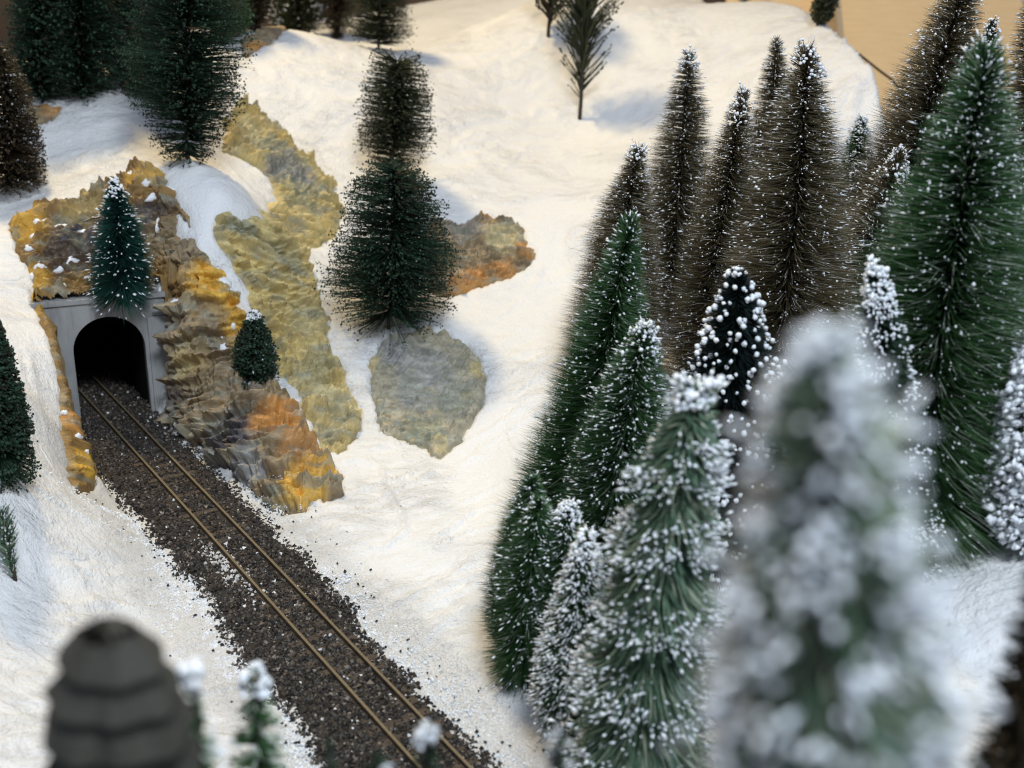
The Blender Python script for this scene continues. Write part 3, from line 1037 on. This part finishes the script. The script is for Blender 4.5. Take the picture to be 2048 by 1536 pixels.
def tree(kind, label, group, base=None, tip=None, hw=50, prof='cone', fol='green', n=6000, seed=0, t0=.04, rad=.0028, turns=14, sig=.9, elev=0.0, elev_b=None,
         droop=0.0, flecks=0, fleck=(.005, .010), fzone=(.35, 1.0), flock=0.0, flock_s=.012, flock_l=3.0, pf=1.0, band=0.0, clumps=0, clump=.011, gaps=0.0, irr=.12, spk=.07, glint=0.0, fan=.9, balls=0, ball=.02,
         base_w=None, tip_w=None, tiers=0, tier_amp=.3, body=0.0, bend=.0, trunk_r=.014, snow_top=0.0):
    r = np.random.default_rng(1000 + seed)
    B = ground(*base) if base_w is None else np.array(base_w, float)
    T = (at_Y(tip[0], tip[1], B[1] + .0) if tip_w is None else np.array(tip_w, float))
    ax = T - B
    h = np.linalg.norm(ax)
    ax = ax / h
    R = hw * depth_of((B + T) / 2) / F_PX
    root = empty(kind, B - ax * 0.0)
    root.rotation_mode = 'QUATERNION'
    root.rotation_quaternion = Vector((0, 0, 1)).rotation_difference(Vector(ax)) @ Quaternion((0, 0, 1), r.uniform(0, 6.28))
    tag(root, label, 'tree', group)
    pt, pv = zip(*PROFILES[prof])

    def rr(t):
        v = np.interp(t, pt, pv)
        if tiers:
            ph = (t * tiers + .08 * np.sin(t * 40)) % 1.0
            v = v * (1 - tier_amp * ph)
        return v * R
    # bristle roots: more where the tree is wide, wound round the wire
    t = r.random(n * 3)
    keep = r.random(n * 3) < (.25 + .75 * np.interp(t, pt, pv))
    t = np.sort(t[keep][:n])
    n = len(t)
    az = 2 * math.pi * turns * t + math.pi * (r.random(n) < .5) + r.normal(0, sig, n)
    tt = t0 + (1 - t0) * t
    lump = fbm(az / 6.283 * 5 + 7, tt * h / max(R, .05) * 3.0, seed + 3, 3)
    if gaps:
        kp = (fbm(az / 6.283 * 4 + 3, tt * h / max(R, .05) * 4.5, seed + 5, 2) + r.random(n) * .15) > gaps
        tt, az, lump = tt[kp], az[kp], lump[kp]
        n = len(tt)
    L = rr(tt) * (1 + irr * 2.4 * (lump - .5) + spk * r.normal(0, 1, n))
    L = np.maximum(L, R * .06)
    e0 = elev if elev_b is None else elev_b + (elev - elev_b) * sstep(0, .25, tt)
    # top bristles fan upward
    el = e0 + fan * np.clip((tt - .93) / .07, 0, 1) + r.normal(0, .10, n)
    D = np.c_[np.cos(el) * np.cos(az), np.cos(el) * np.sin(az), np.sin(el)]
    P = np.c_[np.cos(az) * .006, np.sin(az) * .006, tt * h]
    L = L / np.maximum(np.cos(np.clip(el, -1.2, 1.2)), .45)
    bd = None
    if droop or bend:
        bd = np.c_[r.normal(0, bend, n) * L, r.normal(0, bend, n) * L, -droop * L + r.normal(0, bend, n) * L]
    rads = rad * r.uniform(.7, 1.2, n)
    bent = np.zeros(n, bool)
    if bd is not None:
        bent = r.random(n) < (1.0 if droop else .22)
        D = np.where(bent[:, None], D, norm(D + bd / L[:, None]))
        bd = np.where(bent[:, None], bd, 0)
    tn = np.clip(r.random(n) * .8 + .5 * (lump - .35), 0, .9)
    tn = np.where(r.random(n) < glint, 1.0, tn)  # these bristles are coloured pale all along: painted glint and frost
    Vs, Fs, Ts, off = [], [], [], 0
    for sel, b_ in ((~bent, None), (bent, True)):
        if not sel.any():
            continue
        V, Fc, m = spikes(P[sel], D[sel], L[sel], rads[sel], bd[sel] if b_ else None)
        Vs.append(V)
        Fs.append(Fc + off)
        Ts.append(np.repeat(tn[sel], m))
        off += len(V)

    cbx, cby = r.normal(0, .012, 2) * h
    fl = r.uniform(.90, 1.08, 2)

    def warp(V):
        tz_ = np.clip(V[:, 2] / h, -.05, 1.0)
        w = 4 * tz_ * (1 - tz_)
        return np.c_[V[:, 0] * fl[0] + cbx * w, V[:, 1] * fl[1] + cby * w, V[:, 2]]

    def along(i, f):
        p = P[i] + D[i] * (L[i] * f)[:, None]
        if bd is not None:
            p = p + bd[i] * (f ** 2)[:, None]
        return p
    # twisted wire trunk
    m_ = 26
    tz = np.linspace(-.06, h * .985, m_)
    pts = np.c_[.006 * np.sin(tz * 9), .006 * np.cos(tz * 7), tz]
    V, Fq = tube(pts, np.linspace(trunk_r, trunk_r * .45, m_), 7)
    mesh_obj('trunk', warp(V), Fq, M_TRUNK, root, smooth=True)
    if clumps:
        i = r.integers(0, n, clumps)
        f = 1 - np.abs(r.normal(0, .17, clumps))
        f = np.clip(f, .25, 1.0)
        C = along(i, f) + r.normal(0, .004, (clumps, 3))
        Vc, Fk, mc = blobs(C, clump * r.uniform(.5, 1.3, clumps), r, jitter=.6)
        Vs.append(Vc)
        Fs.append(Fk + off)
        Ts.append(np.repeat(np.clip(tn[i] + r.normal(0, .15, clumps), 0, 1), mc))
        off += len(Vc)
    if body:
        k = max(40, tiers * 9)
        zt = np.linspace(t0, .99, k)
        a = np.arange(24) * 2 * math.pi / 24
        q = rr(zt)[:, None] * body * (1 + .26 * (fbm(np.cos(a)[None] * 2 + zt[:, None] * 9, np.sin(a)[None] * 2 + zt[:, None] * 5, seed + 8, 3) - .5) * 2)
        Vb_ = np.stack([q * np.cos(a), q * np.sin(a), np.repeat((zt * h)[:, None], 24, 1)], -1).reshape(-1, 3)
        jj = np.arange(24)
        Fb_ = np.concatenate([np.stack([i * 24 + jj, i * 24 + (jj + 1) % 24, (i + 1) * 24 + (jj + 1) % 24], 1) for i in range(k - 1)] +
                             [np.stack([i * 24 + jj, (i + 1) * 24 + (jj + 1) % 24, (i + 1) * 24 + jj], 1) for i in range(k - 1)])
        Vs.append(Vb_)
        Fs.append(Fb_ + off)
        Ts.append(np.full(len(Vb_), .35))
        off += len(Vb_)
    mesh_obj('crown', warp(np.concatenate(Vs)), np.concatenate(Fs), FOL[fol], root, tone=np.concatenate(Ts))['kind'] = 'stuff'
    # snow flecks, flocked tips, balls, plus white streaks modelled as bristle glints
    Vs, Fs, Ts, off = [], [], [], 0

    def add(C, S, dirs, st, hi=False, jit=.35):
        nonlocal off
        Vc, Fk, mc = blobs(C, S, r, dirs, st, hi, jit)
        Vs.append(Vc)
        Fs.append(Fk + off)
        Ts.append(np.repeat(r.random(len(C)), mc))
        off += len(Vc)
    if flecks:
        i = r.integers(0, n, flecks)
        f = r.uniform(fzone[0], fzone[1], flecks)
        h_ = flecks * 2 // 5
        add(along(i[h_:], f[h_:]), r.uniform(fleck[0], fleck[1], flecks - h_) * r.choice([.55, .8, 1.0, 1.25], flecks - h_, p=[.4, .3, .2, .1]), D[i[h_:]], 1.5)
        add(along(i[:h_], f[:h_]), r.uniform(.3, .55, h_) * fleck[1], D[i[:h_]], 6.0)  # long thin white streaks imitate glints on the bristles
    if flock:
        patch = fbm(az / 6.283 * 6 * pf + 2, tt * h / max(R, .05) * 4 * pf, seed + 13, 3)
        sel = (patch + r.normal(0, .05, n)) < (.30 + flock * .42)
        if band:
            sel &= ((tt * tiers + .08 * np.sin(tt * 40)) % 1.0 + r.normal(0, .10, n)) < band
        i = np.nonzero(sel)[0]
        f = r.uniform(.84, 1.0, len(i))
        add(along(i, f), flock_s * r.uniform(.5, 1.3, len(i)), norm(D[i] + r.normal(0, .25, (len(i), 3))), flock_l)
    if balls:
        i = r.integers(0, n, balls)
        f = np.clip(1 - np.abs(r.normal(0, .07, balls)), .4, 1)
        add(along(i, f), ball * r.uniform(.55, 1.25, balls), None, 1.15, True, .22)
    if snow_top:
        i = np.nonzero(tt > 1 - snow_top)[0]
        i = r.choice(i, min(len(i), 90))
        add(along(i, r.uniform(.6, 1.0, len(i))), fleck[1] * .95 * r.uniform(.6, 1.3, len(i)), None, 1.2, True, .3)
    if Vs:
        mesh_obj('snow_flock_glints', warp(np.concatenate(Vs)), np.concatenate(Fs), M_WHITE, root, smooth=True, tone=np.concatenate(Ts))['kind'] = 'stuff'
    return root


GB = 'brown frosted bottle brush trees in the right hand grove'
GG = 'green bottle brush trees along the front of the grove'
GH = 'dark coarse trees standing on the snowy hill'
GL = 'dark trees along the far left crest'
GF_ = 'frosted trees close to the camera along the lower edge'
BT = 'bottle_brush_tree'
coarse = dict(rad=.0046, turns=10, sig=.40, irr=.20, spk=.04, bend=.045, fan=.35, clumps=5200, clump=.0068, n=2600)

# --- hill
tree(BT, 'largest dark green tree, standing on the snow ledge above the tunnel', GH, (375, 325), (372, -85), 118, 'oval', 'deep', seed=1, elev=.12, elev_b=-.25, gaps=.36, **{**coarse, 'n': 4200, 'clumps': 7500})
tree(BT, 'front tree of the twin pair mid slope, wide skirt of drooping green bristles', GH, (778, 656), (790, 335), 134, 'skirt', 'deep', seed=2, t0=.08, elev=.05, elev_b=-.45, gaps=.30, **{**coarse, 'n': 3600, 'clumps': 7000})
tree(BT, 'rear tree of the twin pair mid slope, blunt top and open layered bristles', GH, (776, 372), (795, 122), 86, 'open', 'olive', seed=3, t0=.14, elev=.05, gaps=.36, **{**coarse, 'n': 2200, 'clumps': 4600})
tree(BT, 'dark tree on the upper snowfield, top cut off, oval shadow at its foot', GH, (757, 100), (766, -170), 80, 'cone', 'olive', seed=4, elev=.1, gaps=.33, **{**coarse, 'n': 2400, 'clumps': 4600})
tree('sprig_tree', 'bare stemmed spiky sprig tree alone on the open snow, upswept branches', 'upswept sprig trees on the snow', (1160, 238), (1178, -60), 66, 'vase', 'olive', n=240, seed=5, t0=.10, rad=.012, elev=.85, irr=.12, bend=.05, clumps=2400, clump=.009, turns=11, sig=1.2, trunk_r=.022)
tree('sprig_tree', 'small fan shaped sprig tree at the top edge behind the lone sprig tree', 'upswept sprig trees on the snow', (1097, 74), (1103, -130), 60, 'vase', 'dkbrown', n=260, seed=6, t0=.12, rad=.012, elev=.75, irr=.12, bend=.05, clumps=2800, clump=.011, turns=9, sig=1.2, trunk_r=.022)
tree('sprig_tree', 'tiny frosted grey sprig at the left edge below the left snow bank', 'upswept sprig trees on the snow', (30, 1162), (-2, 1015), 30, 'vase', 'sage', n=220, seed=7, t0=.06, rad=.006, elev=.9, irr=.1, bend=.05, flecks=500, fleck=(.003, .006), turns=9, sig=1.2)
tree(BT, 'small green tree leaning beside the plywood at the snow edge', GH, (1634, 55), (1672, -70), 24, 'column', 'olive', n=1400, seed=8, rad=.006, elev=.5, clumps=1200, clump=.012)
tree(BT, 'tiny dark tree at the top edge on the snow crest', GH, (1495, 5), (1497, -70), 36, 'cone', 'teal', n=1200, seed=9, rad=.006)
tree(BT, 'brown tiered tree cut by the left edge above the tunnel rock', GH, (12, 385), (-6, 80), 82, 'cone', 'dkbrown', seed=10, elev=0, gaps=.36, flecks=300, **{**coarse, 'n': 3400, 'clumps': 6000})
tree(BT, 'dense dark green tree cut by the left edge beside the tunnel bank', GH, (2, 945), (-12, 640), 66, 'cone', 'deep', seed=11, elev=.0, elev_b=-.7, gaps=.26, **{**coarse, 'n': 3600, 'clumps': 7000})
tree(BT, 'teal green tree with snow flecked tiers standing on top of the tunnel portal', 'small trees on the rocks', None, None, 68, 'cone', 'teal', n=6500, seed=12, rad=.0042, elev=.05, elev_b=-.7, irr=.14, bend=.07, flecks=420, fleck=(.004, .009), fzone=(.85, 1.02), turns=8, sig=.8, snow_top=.12, tiers=7, tier_amp=.2, base_w=at_z(243, 592, .875), tip_w=at_Y(228, 362, at_z(243, 592, .875)[1]))
tree(BT, 'small dark green tree perched on the golden rock right of the tunnel', 'small trees on the rocks', (512, 752), (508, 626), 46, 'cone', 'deep', n=3600, seed=13, rad=.0042, elev=.05, elev_b=-.7, irr=.16, bend=.07, clumps=2600, clump=.009, flecks=50, fleck=(.006, .012), snow_top=.1)
# --- far left crest
for i, (b, t, hw, fol, pf, lab) in enumerate([
        ((85, 200), (78, -90), 74, 'deep', 'full', 'leftmost of the dark green trees on the far left crest'),
        ((165, 196), (160, -100), 86, 'deep', 'full', 'wide dark green tree second from the left on the far crest'),
        ((240, 150), (238, -80), 50, 'dkbrown', 'oval', 'slim brown tree between the dark green trees on the far left crest'),
        ((285, 195), (285, -80), 62, 'deep', 'full', 'dark tree half hidden behind the largest tree above the tunnel'),
        ((448, 75), (450, -110), 62, 'green', 'full', 'brighter green far tree right behind the largest tree above the tunnel'),
        ((508, 62), (510, -150), 42, 'dkbrown', 'oval', 'brown far tree between the green tree and the frosted tree'),
        ((595, 57), (596, -150), 66, 'olive', 'full', 'frosted far tree with pale bristle tips at the top of the crest'),
        ((672, 18), (674, -140), 40, 'dkbrown', 'oval', 'dark brown far tree at the top edge left of the snowfield')]):
    tree(BT, lab, GL, b, t, hw, pf, fol, n=2800, seed=20 + i, t0=.01, rad=.006, elev=.15, irr=.2, bend=.08, clumps=1700, clump=.012, turns=9, sig=1.3,
         flecks=700 if i == 6 else (120 if i == 2 else 0), fleck=(.008, .014), fzone=(.8, 1.0))
# --- right grove: brown nylon trees
nyl = dict(rad=.0027, irr=.10, spk=.09, bend=.05, t0=.02, glint=.07, fleck=(.0032, .0075))
tree(BT, 'slender blunt topped brown tree with layered gaps, leftmost of the tall trees', GB, (1335, 640), (1378, 108), 100, 'cone', 'brown', n=9000, seed=31, turns=26, sig=.42, flecks=1950, snow_top=.06, elev=.03, **nyl)
tree(BT, 'shorter brown tree in front of the slender layered tree at the grove edge', GB, (1232, 770), (1275, 300), 122, 'cone', 'brown', n=12000, seed=32, turns=17, sig=.9, flecks=2250, snow_top=.05, elev=.08, **nyl)
tree(BT, 'narrow topped brown tree peeking up behind the tallest centre tree of the grove', GB, (1520, 520), (1553, 80), 84, 'cone', 'brown', n=6600, seed=33, turns=17, sig=.6, flecks=1350, elev=.05, **nyl)
tree(BT, 'tall broad brown tree in the centre of the grove with dark visible trunk', GB, (1532, 850), (1612, 103), 155, 'cone', 'brown', n=18000, seed=34, turns=18, sig=.9, flecks=3450, snow_top=.07, elev=.08, **nyl)
tree(BT, 'brown tree with snowy pointed tip between layered and broad centre trees', GB, (1405, 790), (1487, 185), 105, 'cone', 'brown', n=10800, seed=35, turns=17, sig=.7, flecks=2250, snow_top=.10, elev=.08, **nyl)
tree(BT, 'small snowy green tree in the gap left of the tall right tree', 'small snowy trees in the grove', (1690, 480), (1724, 236), 58, 'cone', 'green', n=5400, seed=36, flecks=2250, fzone=(.7, 1.0), snow_top=.12, **nyl)
tree(BT, 'tallest brown tree at the right, its top cut off by the photo edge', GB, (1722, 690), (1945, -90), 140, 'cone', 'brown', n=16800, seed=37, turns=18, sig=.8, flecks=3900, elev=.1, **nyl)
tree(BT, 'brown tree with a snow clumped tip in front of the tallest right tree', GB, (1640, 770), (1800, 305), 108, 'cone', 'brown', n=11400, seed=38, turns=17, sig=.8, flecks=2700, snow_top=.10, elev=.1, **nyl)
tree(BT, 'brown tree running out of the right photo edge at the top', GB, (2030, 640), (2075, -60), 108, 'cone', 'brown', n=9600, seed=39, turns=17, sig=.9, flecks=2250, elev=.1, **nyl)
tree(BT, 'dark green snowy tip showing behind the large green tree at upper right', 'small snowy trees in the grove', (1975, 560), (1985, 42), 73, 'cone', 'deep', n=6600, seed=40, flecks=1350, snow_top=.1, **nyl)
# --- green nylon trees
tree(BT, 'large green tree at the right with a thick dark trunk, widest at foot', GG, (1815, 1085), (1972, 108), 222, 'cone', 'green', n=20400, seed=41, turns=17, sig=1.0, flecks=4500, fleck=(.003, .0065), glint=.10, spk=.09, elev=.15, rad=.0030, irr=.12, bend=.07, elev_b=-.4, trunk_r=.024)
tree(BT, 'tall leaning green tree at the left front of the grove, nearest the open snow', GG, (1105, 1130), (1260, 440), 136, 'cone', 'green', n=16800, seed=42, turns=19, sig=.9, flecks=1950, elev=.12, **nyl)
tree(BT, 'white flecked mid height green tree right of the tall leaning green tree', GG, (1190, 1190), (1291, 655), 115, 'slim', 'green', n=14400, seed=43, turns=18, sig=.9, flecks=3600, snow_top=.08, elev=.12, **nyl)
tree(BT, 'thin green tree hidden behind the leftmost small tree of the front row', GG, (1030, 1285), (1066, 955), 77, 'slim', 'green', n=7800, seed=44, turns=16, sig=.9, flecks=750, elev=.1, **nyl)
tree(BT, 'leftmost small green tree at the front of the grove with its wire stem showing', GG, (1049, 1345), (1077, 1000), 89, 'slim', 'green', n=9600, seed=45, turns=16, sig=.9, flecks=1050, elev=.05, elev_b=-.6, **nyl)
tree(BT, 'small green tree standing behind the whitest small tree in the front row', GG, (1110, 1345), (1138, 1010), 77, 'slim', 'green', n=9000, seed=46, turns=16, sig=.9, flecks=1950, snow_top=.08, elev=.1, **nyl)
tree(BT, 'small green tree dotted all over with white, front of the grove', GG, (1145, 1440), (1175, 1066), 84, 'cone', 'green', n=9000, seed=47, turns=16, sig=.9, flecks=3900, fzone=(.75, 1.0), snow_top=.1, elev=-.1, elev_b=-.7, **nyl)
# --- black, flocked and near trees
tree(BT, 'black green tree covered in round white snow balls', 'snow covered trees of the grove', (1410, 1130), (1475, 550), 148, 'cone', 'black', n=11000, seed=51, rad=.006, turns=12, sig=1.2, irr=.12, bend=.06, balls=950, ball=.0115, elev=-.05, spk=.10)
tree(BT, 'thickly flocked sage green tree with snowy tiers in the centre foreground', 'snow covered trees of the grove', (1265, 1640), (1392, 786), 165, 'blunt', 'sage', n=11000, seed=52, rad=.0052, turns=10, sig=1.2, irr=.26, spk=.10, bend=.09, droop=.35, flock=.66, band=.42, flock_s=.0058, flock_l=2.8, snow_top=.035, fleck=(.006, .010), elev=.15, tiers=6, tier_amp=.42)
tree(BT, 'frosty green tree rising just behind the large blurred tree', 'snow covered trees of the grove', (1790, 1190), (1750, 530), 100, 'cone', 'deep', n=8000, seed=53, rad=.005, turns=12, sig=1.2, irr=.18, flock=.22, flock_s=.006, flock_l=1.8, snow_top=.1, bend=.08)
tree(BT, 'white flocked tree cut by the right photo edge at mid height', 'snow covered trees of the grove', (2085, 1080), (2085, 640), 96, 'cone', 'sage', n=5000, seed=54, rad=.006, turns=10, sig=1.2, irr=.2, flock=.8, flock_s=.014, flock_l=1.6, bend=.1)


def near(px, py, d, zg, **k):
    T = np.array([0, 0, CAM_H]) + ray(px, py) * (d / F_PX)
    B = np.array([T[0] + k.pop('dx', 0), T[1] + .0, zg])
    return dict(base_w=B, tip_w=T, **k)


tree(BT, 'huge out of focus snow laden tree in the right foreground', GF_, hw=300, prof='plump', fol='sage', n=15000, seed=61, rad=.004, turns=10, sig=1.2, irr=.35, flock=.44, pf=2.0, glint=.12, flock_s=.0056, flock_l=2.2, bend=.1, tiers=18, tier_amp=.25, **near(1650, 690, .98, .5, dx=.30))
tree(BT, 'out of focus charcoal grey tiered tree in the lower left corner', GF_, hw=190, prof='tower', fan=0.0, fol='grey', n=2500, seed=62, rad=.006, turns=10, sig=1.3, irr=.03, spk=.01, tiers=30, tier_amp=.24, body=1.05, bend=.06, **near(212, 1240, 1.55, .2))
tree(BT, 'blurred small frosted tree between the charcoal tree and the blue tipped tree', GF_, hw=120, prof='cone', fol='green', n=3200, seed=63, rad=.004, turns=10, sig=.9, irr=.2, glint=.2, flock=.02, flock_s=.006, flock_l=1.6, bend=.1, tiers=9, tier_amp=.25, snow_top=.02, **near(380, 1348, 1.9, .1))
tree(BT, 'small green tree with a blue white snowy tip beside the ballast at the bottom', GF_, hw=125, prof='cone', fol='green', n=2200, seed=64, rad=.005, turns=9, sig=.6, irr=.15, glint=.2, flock=.0, bend=.1, snow_top=.045, fleck=(.003, .008), **near(508, 1342, 2.5, .08))
tree(BT, 'tip of a dark blurred tree at the bottom edge left of the rails', GF_, hw=90, prof='cone', fol='deep', n=2600, seed=65, rad=.004, irr=.15, bend=.1, **near(658, 1488, 2.2, .08))
tree(BT, 'faint blurred tree tip at the bottom edge between the rails and the dark tip', GF_, hw=90, prof='cone', fol='deep', n=2600, seed=66, rad=.004, irr=.15, glint=.2, flock=.04, flock_s=.006, bend=.1, **near(755, 1508, 2.0, .08))
tree(BT, 'snow tipped tree at the bottom edge in front of the rails', GF_, hw=90, prof='cone', fol='deep', n=2600, seed=67, rad=.004, irr=.15, bend=.1, snow_top=.03, fleck=(.003, .007), **near(853, 1455, 2.2, .08))
tree(BT, 'blurred dark tree tip at the bottom edge below the flocked tree', GF_, hw=90, prof='cone', fol='deep', n=2600, seed=68, rad=.004, irr=.15, glint=.15, flock=.05, flock_s=.006, bend=.1, **near(1122, 1478, 2.0, .1))
tree(BT, 'dark purple brown blurred tree cut by the right photo edge low down', GF_, hw=120, prof='cone', fol='dkbrown', n=4000, seed=69, rad=.004, irr=.15, bend=.1, **near(2130, 960, 1.9, .4))
